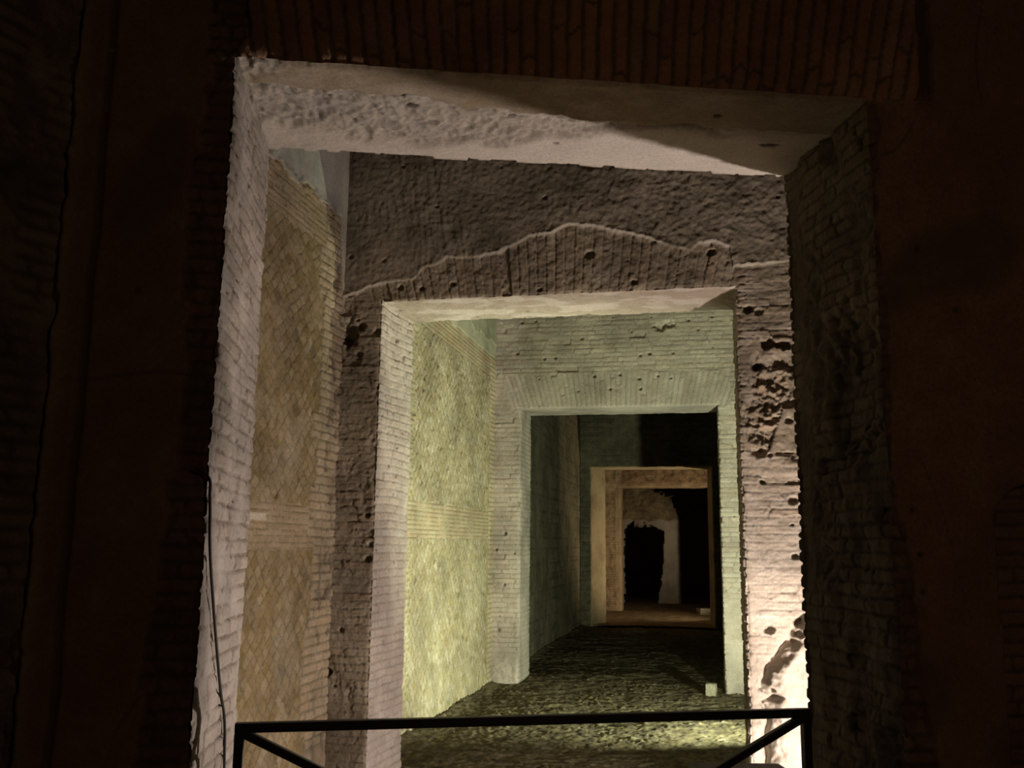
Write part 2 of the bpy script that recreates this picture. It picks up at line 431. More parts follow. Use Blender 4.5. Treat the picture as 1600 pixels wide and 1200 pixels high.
def w1_soffit(u, t):
    sm = F(.007*fbm(u*4, t*6, 5, 90, .6)+.002*fbm(u*30, t*30, 3, 91), pl=1., lime=.8)
    near = F(.012+.006*fbm(u*3, t*6, 4, 92)+.0015*fbm(u*30, t*30, 3, 93), pl=.8, lime=.0, i=.3)
    e = .20+.14*ss(.3, 1.5, u)+.04*noise(u*5, u*0, 94)+.02*noise(u*19, u*0, 95)
    f = mix(near, sm, ss(e-.012, e+.012, t))
    r, rm, ri = rubble(u, t, .055, .018, 96)
    band = ss(e-.01, e+.02, t)*(1-ss(.56, .64, t+.05*noise(u*6, t*6, 97)+.30*ss(.9, 1.9, u)-.1*ss(0, .5, u)))
    band = band*(1-ss(2.0, 2.5, u))
    f = mix(f, F(1.3*r-.022+.014*fbm(u*9, t*9, 5, 98, .65), rm, ri, lime=.35, soot=.10), band)
    for (a, b, ra, rb_) in ((.60, .26, .07, .018), (.66, .36, .05, .022), (.30, .33, .04, .016), (1.12, .40, .05, .015), (1.5, .36, .06, .014), (2.0, .22, .018, .014), (1.35, .62, .012, .010), (.42, .55, .012, .012), (2.35, .5, .05, .02)):
        w = 1-ss(.6, 1.1, np.hypot((u-a)/ra, (t-b)/rb_)+.4*noise(u*30, t*30, 99)); f.h = f.h-.035*w; f.soot = np.maximum(f.soot, .8*w)  # small holes, cut in and coloured dark
    cor = (1-ss(.02, .20, np.hypot(u-.03, (t-.02)*1.3)+.04*noise(u*20, t*20, 100)))
    f = mix(f, F(rubble(u, t, .07, .05, 101)[0]-.01, rm, ri, lime=.3), cor)
    return f
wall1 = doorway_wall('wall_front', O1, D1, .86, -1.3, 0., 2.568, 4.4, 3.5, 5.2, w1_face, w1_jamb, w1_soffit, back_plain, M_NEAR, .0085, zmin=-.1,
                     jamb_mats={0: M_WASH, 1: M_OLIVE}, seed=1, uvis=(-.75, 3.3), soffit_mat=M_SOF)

# ================================================================== WALL 2 (middle)
XB = np.array([-2.62, -2.50, -2.42, -2.30, -2.06, -1.99, -1.92, -1.82, -1.62, -1.43, -1.27, -1.20, -1.06, -.92, -.78, -.65, -.53, -.38, -.20, -.07, 0., .10, .19, .21, .27, .53, .9, 2.6])
ZB = np.array([3.44, 3.46, 3.51, 3.53, 3.55, 3.64, 3.64, 3.70, 3.69, 3.72, 3.79, 3.83, 3.84, 3.90, 3.88, 3.85, 3.81, 3.77, 3.69, 3.66, 3.71, 3.71, 3.67, 3.53, 3.53, 3.54, 3.56, 3.5])
def w2_face(u, z):                                   # u is world x here
    zb = np.interp(u, XB, ZB)+.010*noise(u*9, u*0, 110)+.007*noise(u*31, u*0, 111)
    h, m, i = brick(u, z, .24, .054, .008, .005, 112, 1.5)
    pw = ss(-.1, .5, fbm(u*3.3, z*3.3, 4, 1131))
    base = F(h*(1-.6*pw)+.007*fbm(u*9, z*22, 5, 113, .65), m*(1-.5*pw)+.5*pw, i, lime=(.35*ss(.1, .6, fbm(u*5, z*7, 4, 1132))+.5*ss(2.5, 1.6, z+.3*noise(u*3, z*3, 1133)))*(u > 0))  # right pier coloured paler towards the foot
    # left pier: worn
    wl = (u < -1.2)*ss(.25, .6, fbm(u*4, z*2.6, 3, 114)+.05)
    r, rm, ri = rubble(u, z, .035, .016, 115)
    base = mix(base, F(r-.008, rm, ri), wl*.8)
    # right pier: stretch of broken core and the diagonal break at the foot
    zz = z; cen = .44+.03*noise(z*3, z*0, 116)
    wr = (1-ss(.10, .17, np.abs(u-cen)+.05*noise(u*9, z*9, 117)))*ss(2.20, 2.28, z+.05*noise(u*6, z*0, 118))*(1-ss(2.75, 3.02, z+.08*noise(u*7, z*7, 119)))
    r2, rm2, ri2 = rubble(u, z, .085, .05, 120)
    base = mix(base, F(r2*1.1-.03+.028*fbm(u*14, z*14, 5, 121, .65), rm2, ri2), wr)
    hole = 1-ss(.03, .055, np.hypot(u-.42, (z-2.98)*1.3)+.02*noise(u*30, z*30, 122)); hole = np.maximum(hole, 1-ss(.025, .045, np.hypot((u-.52)*.7, (z-2.97)*1.3)+.02*noise(u*30, z*30, 123)))
    base.h = base.h-.07*hole
    wedge = (u > .40+.05*noise(z*9, z*0, 124))*(z > 2.25)*(z < 2.55)*(u-.40 > (z-2.25)*.35)
    base = mix(base, F(-.005+.014*fbm(u*9, z*9, 5, 125, .65), pl=.6, i=.3), wedge*.85)
    lb = np.interp(z, [.42, .60, .68, .72, .75, .90, 1.02, 1.22, 1.3], [.30, .33, .29, .36, .28, .33, .43, .56, .9])+.010*noise(z*25, z*0, 126)
    wb = ss(lb-.010, lb+.012, u)*(z < 1.3)*(z > .1)
    dl = np.clip((u-lb), 0, 1)
    bulk = F(-.03+.13*ss(-.01, .13, dl+.03*noise(u*12, z*12, 1271))+.014*fbm(u*10, z*10, 4, 127)+(.004+.035*(1-ss(.05, .16, dl)))*(ridged(u*11, z*11, 4, 128)-.5), pl=.9, lime=.5)
    base = mix(base, bulk, wb)
    sl = (1-ss(.0, .02, np.abs(u-.32-.03*noise(z*8, z*0, 129))))*(z < .66); base.h = base.h-.04*sl
    base = add_pits(base, u, z, s=.24, p=.35, r=.018, depth=.03, seed=130)
    # flat arch over the doorway
    uc = -1.05; uu = (u-uc)/(1+.22*(z-3.40))+uc
    h, m, i = brick(z-3.39+.2*_h(np.floor(uu/.064), 2, 0, 131), uu, 2.2, .064, .008, .007, 132, 1.2)
    fin = (1-ss(.0, .006, np.abs(((uu/.064) % 1)-.5)*.064-.024))
    ar = F(h+.010*fbm(u*12, z*12, 5, 133, .6)-.004, m*.7+.3, i); ar.cat = ar.cat+1
    wa = ss(3.37, 3.40, z)*ss(-2.40-.3*(z-3.4), -2.38-.3*(z-3.4), u)*(1-ss(.225, .235, u))
    base = mix(base, ar, wa)
    base = add_pits(base, u, z, s=.21, p=.22, r=.022, depth=.05, seed=134)
    # rough render above with tool marks
    tool = fbm(u*22+z*3, z*5, 4, 136)*ss(-.1, .35, noise(u*1.3+5, z*1.8, 137))
    up = F(.024+.007*fbm(u*4, z*4, 5, 138, .62)+.008*tool+.005*fbm(u*26, z*26, 4, 139), pl=1., cat=2)
    up.h = up.h+.012*(ridged(u*7, z*7, 4, 140)-.55)*ss(-1.9, -.2, u)
    up = add_pits(up, u, z, s=.3, p=.3, r=.014, depth=.02, seed=142)
    w = ss(zb-.005, zb+.005, z)
    f = mix(base, up, w)
    rim = np.exp(-((z-zb)/(.007+.010*ss(-.3, .4, noise(u*6, z*0, 144))))**2)*ss(-.5, .2, noise(u*4, z*4, 145)); f.lime = np.maximum(f.lime, .75*rim); f.h = f.h+.006*rim*(1+fbm(u*30, z*30, 2, 146))  # pale mortar edge; light caught from below is brightened into its colour
    lh = 1-ss(.05, .09, np.hypot(u+2.56, (z-3.16)*.8)+.03*noise(u*20, z*20, 143)); f.h = f.h-.05*lh; f.soot = np.maximum(f.soot, .6*lh)  # hole at the left, its inside coloured darker
    return f
def w2_jamb(side, t, z):
    h, m, i = brick(t, z+.015*noise(t*2, z, 150), .16, .058, .011, .010, 151+side, 1.1)
    pat = ss(.05, .5, fbm(t*4, z*2, 4, 152))
    f = F(h*(1-.4*pat)+.006*fbm(t*7, z*7, 4, 153), m, i, lime=.25+.3*pat)
    return add_pits(f, t, z, s=.14, p=.35, r=.012, depth=.02, seed=154)
def w2_soffit(u, t):
    f = F(.010*fbm(u*5, t*5, 5, 155, .6)+.003*fbm(u*25, t*25, 3, 156), pl=.8, lime=.75)
    g = 1-ss(.15, .4, fbm(u*2.5, t*4, 3, 157)+.2); f.lime = f.lime*(1-.6*g)
    return add_pits(f, u, t, s=.2, p=.2, r=.014, depth=.02, seed=158)
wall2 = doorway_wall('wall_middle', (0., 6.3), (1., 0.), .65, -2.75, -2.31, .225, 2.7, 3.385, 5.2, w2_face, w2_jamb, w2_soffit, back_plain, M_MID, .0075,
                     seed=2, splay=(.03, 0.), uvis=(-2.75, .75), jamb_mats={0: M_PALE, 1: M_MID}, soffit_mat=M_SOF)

# ================================================================== WALL 3 (inner)
def w3_face(u, z):
    h, m, i = brick(u, z, .24, .058, .010, .006, 160, 1.3)
    f = F(h+.008*fbm(u*7, z*7, 5, 161, .6), m, i)
    lo = (1-ss(.15, .45, z+.15*noise(u*6, z*6, 162)))
    f = mix(f, F(.03*ss(.5, .0, z)+.02*fbm(u*9, z*9, 4, 163), pl=.7, lime=.2), lo)
    old = (u > .1)*(1-ss(1.0, 1.2, z+.1*noise(u*5, z*5, 164))); f = mix(f, F(.01*fbm(u*7, z*7, 4, 165), pl=.9, lime=.1), old*.6)
    uc = -1.05; uu = (u-uc)/(1+.28*(z-3.31))+uc
    h, m, i = brick(z-3.30, uu, .43, .060, .011, .008, 166)
    ar = F(h, m, i*.6, lime=.1); ar.cat = ar.cat+1
    wa = ss(3.29, 3.31, z)*(1-ss(3.73, 3.75, z))*ss(-2.40-.28*(z-3.3), -2.39-.28*(z-3.3), u)*(1-ss(.30, .31, u))
    wa = wa*(1-.0)
    f = mix(f, ar, wa)
    wp = ss(.15, .4, fbm(u*3, z*3, 4, 167)+.08*(z-3)); f.h = f.h*(1-.5*wp)+.006*fbm(u*12, z*12, 4, 168)*wp; f.m = f.m*(1-.4*wp)+.4*wp
    f = add_pits(f, u, z, s=.24, p=.35, r=.015, depth=.03, seed=169)
    for (a, b) in ((-.52, 4.30), (-.42, 4.33)):
        w = 1-ss(.03, .06, np.hypot((u-a)*.6, z-b)+.02*noise(u*30, z*30, 170)); f.h = f.h-.04*w
    return f
def w3_jamb(side, t, z):
    h, m, i = brick(t, z, .2, .058, .011, .006, 172+side, .8)
    return F(h+.006*fbm(t*5, z*5, 4, 173), m, i, pl=.4, lime=.3)
def w3_soffit(u, t): return F(.006*fbm(u*4, t*4, 4, 175), pl=.8, lime=.35)
wall3 = doorway_wall('wall_inner', (0., 11.33), (1., 0.), .68, -2.75, -2.27, .15, 2.7, 3.31, 5.2, w3_face, w3_jamb, w3_soffit, back_plain, M_PALE, .011,
                     seed=3, splay=(.0, 0.), uvis=(-2.75, .55), flatres=.06)

# ================================================================== WALL 4 (far)
M_FAR = masonry('green_grey_far_brick', ((.20, .19, .14), (.24, .22, .16), (.18, .16, .12)), (.15, .14, .10), ((.18, .18, .12), (.24, .22, .15)), lime=(.58, .48, .33))
def w4_face(u, z):
    h, m, i = brick(u, z, .26, .06, .014, .010, 180)
    pat = ss(-.1, .3, fbm(u*1.5, z*1.5, 4, 181))
    f = F(h*(1-.6*pat)+.012*fbm(u*4, z*4, 4, 182), m, i, pl=.8*pat)
    cr = np.abs(noise(u*1.4, z*1.4, 183)); w = 1-ss(0, .02, cr); f.h = f.h-.02*w; f.soot = np.maximum(f.soot, .5*w)
    return f
def w4_jamb(side, t, z): return F(.006*fbm(t*4, z*4, 4, 184)+.003*fbm(t*20, z*20, 3, 185), pl=1., lime=.7)
wall4 = doorway_wall('wall_far', (0., 19.5), (1., 0.), .7, -2.75, -2.39, .09, 2.7, 3.23, 5.2, w4_face, w4_jamb, lambda u, t: F(.004*fbm(u*4, t*4, 3, 186), pl=1., lime=.6), back_plain, M_FAR, .025,
                     seed=4, splay=(.23, -.09), uvis=(-2.75, .3), flatres=.1, back_far=.1)
# ================================================================== WALL 5
M_DEEP = masonry('brown_deep_brick', ((.40, .27, .18), (.46, .33, .22), (.34, .20, .14)), (.30, .24, .17), ((.42, .33, .22), (.34, .23, .15)), lime=(.55, .46, .34))
def w5_face(u, z):
    h, m, i = brick(u, z, .26, .06, .018, .014, 190)
    pat = ss(-.1, .3, fbm(u*2, z*2, 4, 191))
    f = F(h+.02*fbm(u*6, z*6, 4, 192), m, i, pl=.7*pat)
    edge = (np.abs(u+2.19) < .07)*1.; edge = np.maximum(edge, ((z > 2.9) & (z < 3.14))*1.)
    f.lime = np.maximum(f.lime, .35*edge); f.soot = np.maximum(f.soot, .55*ss(.0, .5, fbm(u*9, z*7, 3, 193))*(1-edge))
    return f
wall5 = doorway_wall('wall_deep', (0., 23.5), (1., 0.), .5, -2.75, -2.13, .0, 2.7, 3.05, 5.0, w5_face, lambda s, t, z: F(.006*fbm(t*4, z*4, 3, 194), pl=.9, lime=.3), lambda u, t: F(.008*fbm(u*4, t*4, 3, 195), pl=1., lime=.3), back_plain, M_DEEP, .03,
                     seed=5, uvis=(-2.75, .3), flatres=.1, back_far=.1)
# ================================================================== WALL 6: broken cross wall with a dark irregular gap
def end_wall():
    xs = cuts(-2.75, (-.60, .03), (2.7, .1)); zs = cuts(-.1, (4.0, .03))
    X, Z = np.meshgrid(xs, zs, indexing='ij')
    jag = .035*noise(X*5, Z*5, 200)
    left = np.interp(Z, [0, 1, 2.0, 2.4], [-2.36, -2.36, -2.36, -2.2]); right = np.interp(Z, [0, .4, .9, 1.5, 2.05], [-1.45, -1.38, -1.30, -1.26, -1.24])
    top = np.interp(X, [-2.4, -2.2, -2.0, -1.75, -1.5, -1.24], [2.0, 2.25, 2.30, 2.27, 2.12, 2.02])
    gap = (X > left+jag) & (X < right+jag) & (Z < top+jag)
    up = np.interp(X, [-2.7, -1.6, -1.4, -1.15, -.95, -.76, -.70], [3.5, 3.25, 3.12, 2.98, 2.75, 2.36, 2.3])
    gone = (X > -.77+jag*.4) | (Z > up+.4*jag)
    keep = ~(gap | gone)
    r, rm, ri = rubble(X, Z, .14, .07, 201)
    upper = ss(2.28, 2.36, Z+.05*noise(X*4, Z*4, 202))
    pl = F(.02*fbm(X*4, Z*4, 4, 203), pl=1., lime=.75)
    cor = F(r, rm, ri, soot=.1)
    f = mix(pl, cor, upper)
    out = []
    nu, nv = X.shape; idx = np.arange(nu*nv).reshape(nu, nv)
    kf = keep[:-1, :-1] & keep[1:, :-1] & keep[1:, 1:] & keep[:-1, 1:]
    q = np.stack([idx[:-1, :-1], idx[:-1, 1:], idx[1:, 1:], idx[1:, :-1]], -1)[kf]
    q = q[:, ::-1]
    P = np.stack([X, 27.0-f.h, Z], -1).reshape(-1, 3)
    used, inv = np.unique(q.ravel(), return_inverse=True)
    A1 = np.stack([f.m, f.i, f.pl, f.tf], -1).reshape(-1, 4); A2 = np.stack([f.lime, f.soot, f.m*0+.5, f.m*0+1], -1).reshape(-1, 4)
    m6 = masonry('grey_lime_plaster', ((.36, .29, .18), (.44, .36, .24), (.28, .22, .14)), (.16, .13, .09), ((.48, .45, .44), (.42, .36, .30)), lime=(.56, .53, .52))
    o = mesh_obj('wall_end', P[used], inv.reshape(-1, 4), m6, {'surf': A1[used], 'coat': A2[used]})
    md = o.modifiers.new('thickness', 'SOLIDIFY'); md.thickness = .3; md.offset = -1
    o['kind'] = 'structure'
end_wall()

# ================================================================== side walls of the rooms
def side_wall(name, X, ys, zs, fn, mat, names, sgn=1, root=True):
    """wall in the plane x = X, outward normal +x (sgn 1) or -x (sgn -1)"""
    Y, Z = np.meshgrid(ys, zs, indexing='ij')
    f = fn(Y, Z)
    P = np.stack([X+sgn*f.h, Y, Z], -1)
    r = struct(name)
    emit_grid(P, f, mat, names, r, flip=(sgn < 0))
    return r
def left1(y, z):
    h, m, i = diamonds(y, z, .074, seed=210)
    pw = ss(-.15, .4, fbm(y*3, z*3, 4, 2101)); f = F(h*(.75-.5*pw)+.009*fbm(y*8, z*8, 5, 2102, .65), (m*(1-.5*pw)+.45*pw)*.85+.1, i, tf=1., soot=.4*ss(-.001, -.010, h+.012*fbm(y*8, z*8, 5, 2102, .65)-.003))  # deepest gaps between the diamonds get a darker colour
    b, bm, bi = brick(y, z, .26, .039, .006, .004, 211)
    b = b+.005*fbm(y*9, z*9, 4, 2111); br = F(b, bm*.7+.2, bi*.45, cat=1, tf=.35)
    band = ss(1.585, 1.595, z+.006*noise(y*5, z*0, 212))*(1-ss(1.87, 1.88, z+.008*noise(y*5, z*0, 213)))
    f = mix(f, br, band)
    bl = (np.abs(z-1.79) < .022)*(np.abs(y-5.13) < .11); f.lime = np.maximum(f.lime, .9*bl)
    b2 = F(b, bm, bi, cat=2, tf=.3)
    band = ss(3.70, 3.71, z+.012*noise(y*5, z*0, 214))*(1-ss(4.02, 4.03, z))
    f = mix(f, b2, band)
    r = np.floor(z/.056/3)
    ye = 5.86+.09*(_h(r, 1, 0, 215) > .5)+.02*noise(y*0, z*14, 216)
    q, qm, qi = brick(y, z, .2, .060, .012, .012, 217, 1.3)
    qf = F(q+.006*fbm(y*8, z*8, 3, 218), qm, qi, cat=3, lime=.12, tf=.4)
    dark = ss(.1, .4, fbm(y*7, z*5, 3, 219))*ss(6.02, 6.14, y); qf.soot = .6*dark; qf.h = qf.h-.015*dark  # blotches near the corner, set back and coloured darker
    f = mix(f, qf, ss(ye-.006, ye+.006, y)*(z < 4.02))
    edge = np.where(z > 4.02+.05*noise(y*4, z*0, 220)+.02*noise(y*15, z*0, 221), 5., 6.175+.02*noise(y*0, z*9, 222)+.22*np.clip((3.95-z), 0, 1))
    plz = F(.016+.003*fbm(y*3, z*3, 4, 223), pl=1., lime=.10+.55*ss(6.15, 6.2, y), cat=4)
    f = mix(f, plz, ss(edge-.006, edge+.006, y))
    rough = np.exp(-((z-4.03)/.03)**2)*(y < 6.2); f.h = f.h+.012*rough*fbm(y*20, z*20, 3, 224); f.soot = np.maximum(f.soot, .35*rough*ss(-.1, .3, noise(y*14, z*14, 225)))
    w = ss(.25, .5, noise(y*2.6, z*1.7, 226)); f.lime = np.maximum(f.lime, .15*w*(f.tf > .5))
    return f
LN = {0: 'reticulate_panel', 1: 'brick_band', 2: 'upper_brick_band', 3: 'brick_quoin', 4: 'plaster_coat', 5: 'combed_plaster'}
side_wall('wall_left', -2.62, cuts(3.4, (4.5, .05), (6.42, .0085)), cuts(-.1, (.3, .05), (4.8, .0085), (5.2, .05)), left1, M_LEFT, LN)
def left2(y, z):
    h, m, i = diamonds(y, z, .078, seed=230)
    h = h*1.2+.008*fbm(y*9, z*9, 5, 2301, .6); f = F(h, m, i, tf=1., soot=.35*ss(-.002, -.012, h-.003))  # colour darkens where the relief is lowest
    b, bm, bi = brick(y, z, .30, .042, .007, .005, 231)
    br = F(b, bm, bi, cat=1, tf=.25)
    band = ss(1.68, 1.69, z+.006*noise(y*5, z*0, 232))*(1-ss(2.02, 2.03, z+.008*noise(y*5, z*0, 233)))
    f = mix(f, br, band)
    b2 = F(b, bm, bi, cat=2)
    f = mix(f, b2, ss(3.68, 3.70, z+.02*noise(y*5, z*0, 234))*(1-ss(3.98, 4., z)))
    ridge = (((y+.004*noise(y*5, z*9, 235))/.045) % 1); comb = np.abs(ridge-.5)*2
    cm = F(.012+.010*comb+.003*fbm(y*20, z*20, 3, 236), pl=1., cat=5, lime=.25)
    f = mix(f, cm, ss(3.95, 3.96, z+.02*noise(y*4, z*0, 237)))
    pe = 4.12+.10*noise(y*2.2, z*0, 238)+.03*noise(y*12, z*0, 239)+.30*ss(10.2, 9.4, y)
    f = mix(f, F(.028+.004*fbm(y*4, z*4, 4, 240), pl=1., cat=4), ss(pe-.006, pe+.006, z))
    r = np.floor(z/.058)
    ye = 11.10+.03*(_h(r, 1, 0, 241))
    q, qm, qi = brick(y, z, .2, .058, .014, .014, 242, 1.2)
    f = mix(f, F(q+.006, qm, qi, cat=3, lime=.2), ss(ye-.006, ye+.006, y)*(z < 3.95))
    f.lime = np.maximum(f.lime, .3*ss(.1, .5, fbm(y*1.5, z*1.5, 3, 243)))
    return f
M_LEFT2 = masonry('yellow_tuff_reticulate', ((.58, .46, .30), (.64, .55, .38), (.60, .42, .26), (.62, .54, .42)), (.36, .32, .18), ((.40, .41, .31), (.48, .48, .36)), tuff=((.42, .36, .20), (.53, .46, .28), (.47, .41, .28), (.62, .56, .42), (.42, .33, .17)), lime=(.66, .63, .46))
side_wall('wall_left', -2.62, cuts(6.9, (8.1, .05), (11.42, .0105)), cuts(-.15, (4.8, .0105), (5.2, .05)), left2, M_LEFT2, LN)
def left3(y, z):
    pat = ss(-.2, .2, fbm(y*1.2, z*1.2, 4, 250)); h, m, i = brick(y, z, .3, .06, .012, .006, 251)
    return F(h*(1-pat)+.012*fbm(y*3, z*3, 4, 252), m, i, pl=.8*pat)
side_wall('wall_left', -2.62, cuts(11.95, (19.6, .035)), cuts(-.15, (5.2, .035)), left3, M_FAR, {0: 'plaster_coat'})
plain = lambda s: (lambda y, z: F(.02*fbm(y*2, z*2, 4, s), brick(y, z, .25, .06, seed=s)[1], brick(y, z, .25, .06, seed=s)[2], pl=.5))
side_wall('wall_left', -2.62, cuts(20.15, (23.6, .08)), cuts(-.15, (5.2, .08)), plain(260), M_DEEP, {0: 'plaster_coat'})
side_wall('wall_left', -2.70, cuts(23.95, (32., .1)), cuts(-.15, (5.2, .1)), plain(261), M_DEEP, {0: 'plaster_coat'})
for (a, b, s) in ((4.3, 6.35, 270), (6.9, 11.4, 271), (11.95, 19.6, 272), (20.15, 23.6, 273), (23.95, 32, 274)):
    side_wall('wall_right', 2.62, cuts(a, (b, .06)), cuts(-.15, (5.2, .06)), plain(s), M_SIDE, {0: 'brick_facing'}, sgn=-1)
# near room side wall, running back past the camera on the left; rough, broken
def near_left():
    p0 = (O1[0]-.60*D1[0]+.05*N1[0], O1[1]-.60*D1[1]+.05*N1[1]); p1 = (-3.7, -1.5)
    L = math.dist(p0, p1); dx = ((p1[0]-p0[0])/L, (p1[1]-p0[1])/L); nn = (-dx[1], dx[0])
    s = cuts(0, (1.2, .02), (L, .08)); z = cuts(-.1, (5.2, .02))
    S, Z = np.meshgrid(s, z, indexing='ij')
    h, m, i = brick(S, Z, .24, .06, .016, .012, 280); r, rm, ri = rubble(S, Z, .15, .06, 281)
    w = ss(-.1, .3, fbm(S*2, Z*1.2, 3, 282)); f = mix(F(h, m, i), F(r, rm, ri), w)
    rim = np.exp(-(S/.05)**2); f.lime = np.maximum(f.lime, .4*rim); f.h = f.h+.02*rim
    P = np.stack([p0[0]+dx[0]*S+nn[0]*f.h, p0[1]+dx[1]*S+nn[1]*f.h, Z], -1)
    root = struct('wall_left'); emit_grid(P, f, M_SIDE, {0: 'rough_facing'}, root)
near_left()
side_wall('wall_right', 2.62, cuts(-1.5, (4.5, .08)), cuts(-.1, (5.2, .08)), plain(283), M_NEAR, {0: 'plaster_coat'}, sgn=-1)
def back_wall():
    X, Z = np.meshgrid(cuts(-2.8, (2.7, .1)), cuts(-.1, (5.2, .1)), indexing='ij'); f = plain(284)(X, Z)
    r = struct('wall_back'); emit_grid(np.stack([X, -1.5+f.h, Z], -1), f, M_NEAR, {0: 'plaster_coat'}, r, flip=True)
back_wall()

# ================================================================== floors and ceilings
def floor_fn(x, y):
    f1, f2, idd = voro(x/.065+.5*noise(x*7, y*7, 300), y/.10+.5*noise(x*7+7, y*7, 301), 302)
    clod = ss(.0, .5, f2-f1)
    h = .022*fbm(x*4.5, y*6, 6, 303, .62)+.008*clod*(.3+idd)*ss(-.3, .4, noise(x*1.8, y*1.8, 304))+.006*fbm(x*30, y*30, 3, 305)
    h = h+.03*fbm(x*.7, y*.7, 2, 306)
    peb = 1-ss(.18, .26, voro(x/.075, y/.075, 307)[0]); on = voro(x/.075, y/.075, 307)[2] > .93
    h = h+.012*peb*on
    bank = .03*np.exp(-((x+2.62)/.10)**2)+.06*np.exp(-((x-2.6)/.3)**2)
    gate = ss(6.5, 7.2, y)
    return F(h*(.35+.65*gate)-.03+bank*gate, m=.4+.6*clod, i=idd, pl=.2+0*x, soot=.55*ss(.0, .35, fbm(x*9, y*8, 4, 308)), lime=.55*peb*on*(voro(x/.075, y/.075, 307)[2] > .975))  # dark blotches spread at random over the earth
def floor(name, xs, ys, z0=0., k=1., mat=None):
    X, Y = np.meshgrid(xs, ys, indexing='ij'); f = floor_fn(X, Y); f.h = f.h*k
    A = emit_grid(np.stack([X, Y, z0+f.h], -1), f, mat or M_DIRT, {0: name}, None)
    for o in A: o['kind'] = 'structure'
floor('floor', cuts(-2.75, (2.7, .06)), cuts(-1.6, (6.5, .06)), 0, .6)
floor('floor', cuts(-2.7, (.6, .014), (2.7, .06)), cuts(6.5, (12.0, .016)))
floor('floor', cuts(-2.7, (.6, .022), (2.7, .1)), cuts(12.0, (19.5, .03)))
M_CLAY = masonry('tan_clay_floor', ((.46, .34, .2), (.5, .38, .24)), (.34, .25, .15), ((.48, .36, .22), (.38, .28, .17)))
floor('floor', cuts(-2.7, (2.7, .08)), cuts(19.5, (32., .06)), .03, .5, M_CLAY)
# low earth sill in the far doorway
def ceiling(name, a, b, z=5.1):
    X, Y = np.meshgrid(cuts(-2.8, (2.8, .08)), cuts(a, (b, .08)), indexing='ij')
    f = F(.04*fbm(X*1.5, Y*1.5, 4, int(a*7)+3), pl=1.)
    for o in emit_grid(np.stack([X, Y, z+.25*(1-(X/2.7)**2)+f.h], -1), f, M_SIDE, {0: name}, None, flip=True): o['kind'] = 'structure'
for a, b in ((-1.6, 4.6), (3.7, 6.5), (6.7, 11.6), (11.8, 19.7), (20., 23.7), (23.8, 32)): ceiling('ceiling', a, b)
X, Z = np.meshgrid(cuts(-2.8, (2.8, .2)), cuts(-.1, (5.2, .2)), indexing='ij'); f = plain(290)(X, Z)
emit_grid(np.stack([X, 32-f.h, Z], -1), f, M_DEEP, {0: 'plaster_coat'}, struct('wall_end'))

# ================================================================== things
def box_part(name, parent, M, size, mat, bevel=.003):
    import bmesh
    bm = bmesh.new(); bmesh.ops.create_cube(bm, size=1.)
    bmesh.ops.scale(bm, vec=size, verts=bm.verts)
    if bevel: bmesh.ops.bevel(bm, geom=bm.edges[:], offset=bevel, segments=2, affect='EDGES', profile=.5)
    me = bpy.data.meshes.new(name); bm.to_mesh(me); bm.free(); me.materials.append(mat)
    o = bpy.data.objects.new(name, me); COL.objects.link(o); o.matrix_local = M
    if parent: o.parent = parent
    return o
def bar(name, parent, a, b, w, mat, side=Vector((0, 0, 1))):
    a = Vector(a); b = Vector(b); x = (b-a).normalized()
    y = side.cross(x); y = y.normalized() if y.length > .01 else Vector((0, 1, 0)); z = x.cross(y)
    M = Matrix((x, y, z)).transposed().to_4x4(); M.translation = (a+b)/2
    return box_part(name, parent, M, Vector(((b-a).length, w, w)), mat)
def empty(name, loc, rz=0):
    o = bpy.data.objects.new(name, None); COL.objects.link(o); o.location = loc; o.rotation_euler = (0, 0, rz); return o

RA = math.atan2(.86, 2.03)
rail = tag(empty('barrier_railing', (-1.665, 3.222, 0.), RA), 'low black metal barrier railing across the nearest doorway', 'railing')
W = 2.205; H = .985; b = .034
bar('top_rail', rail, (-.017, 0, H), (W+.017, 0, H), b, M_STEEL)
bar('post', rail, (0, 0, 0), (0, 0, H-b/2), b, M_STEEL, Vector((0, 1, 0)))
bar('post', rail, (W, 0, 0), (W, 0, H-b/2), b, M_STEEL, Vector((0, 1, 0)))
bar('brace', rail, (.0, 0, H-.012), (W/2, 0, .42), b*.9, M_STEEL)
bar('brace', rail, (W, 0, H-.012), (W/2, 0, .42), b*.9, M_STEEL)
bar('bottom_rail', rail, (.017, 0, .40), (W-.017, 0, .40), b, M_STEEL)
bar('base_plate', rail, (-.06, 0, .006), (.06, 0, .006), .012, M_STEEL)
bar('base_plate', rail, (W-.06, 0, .006), (W+.06, 0, .006), .012, M_STEEL)

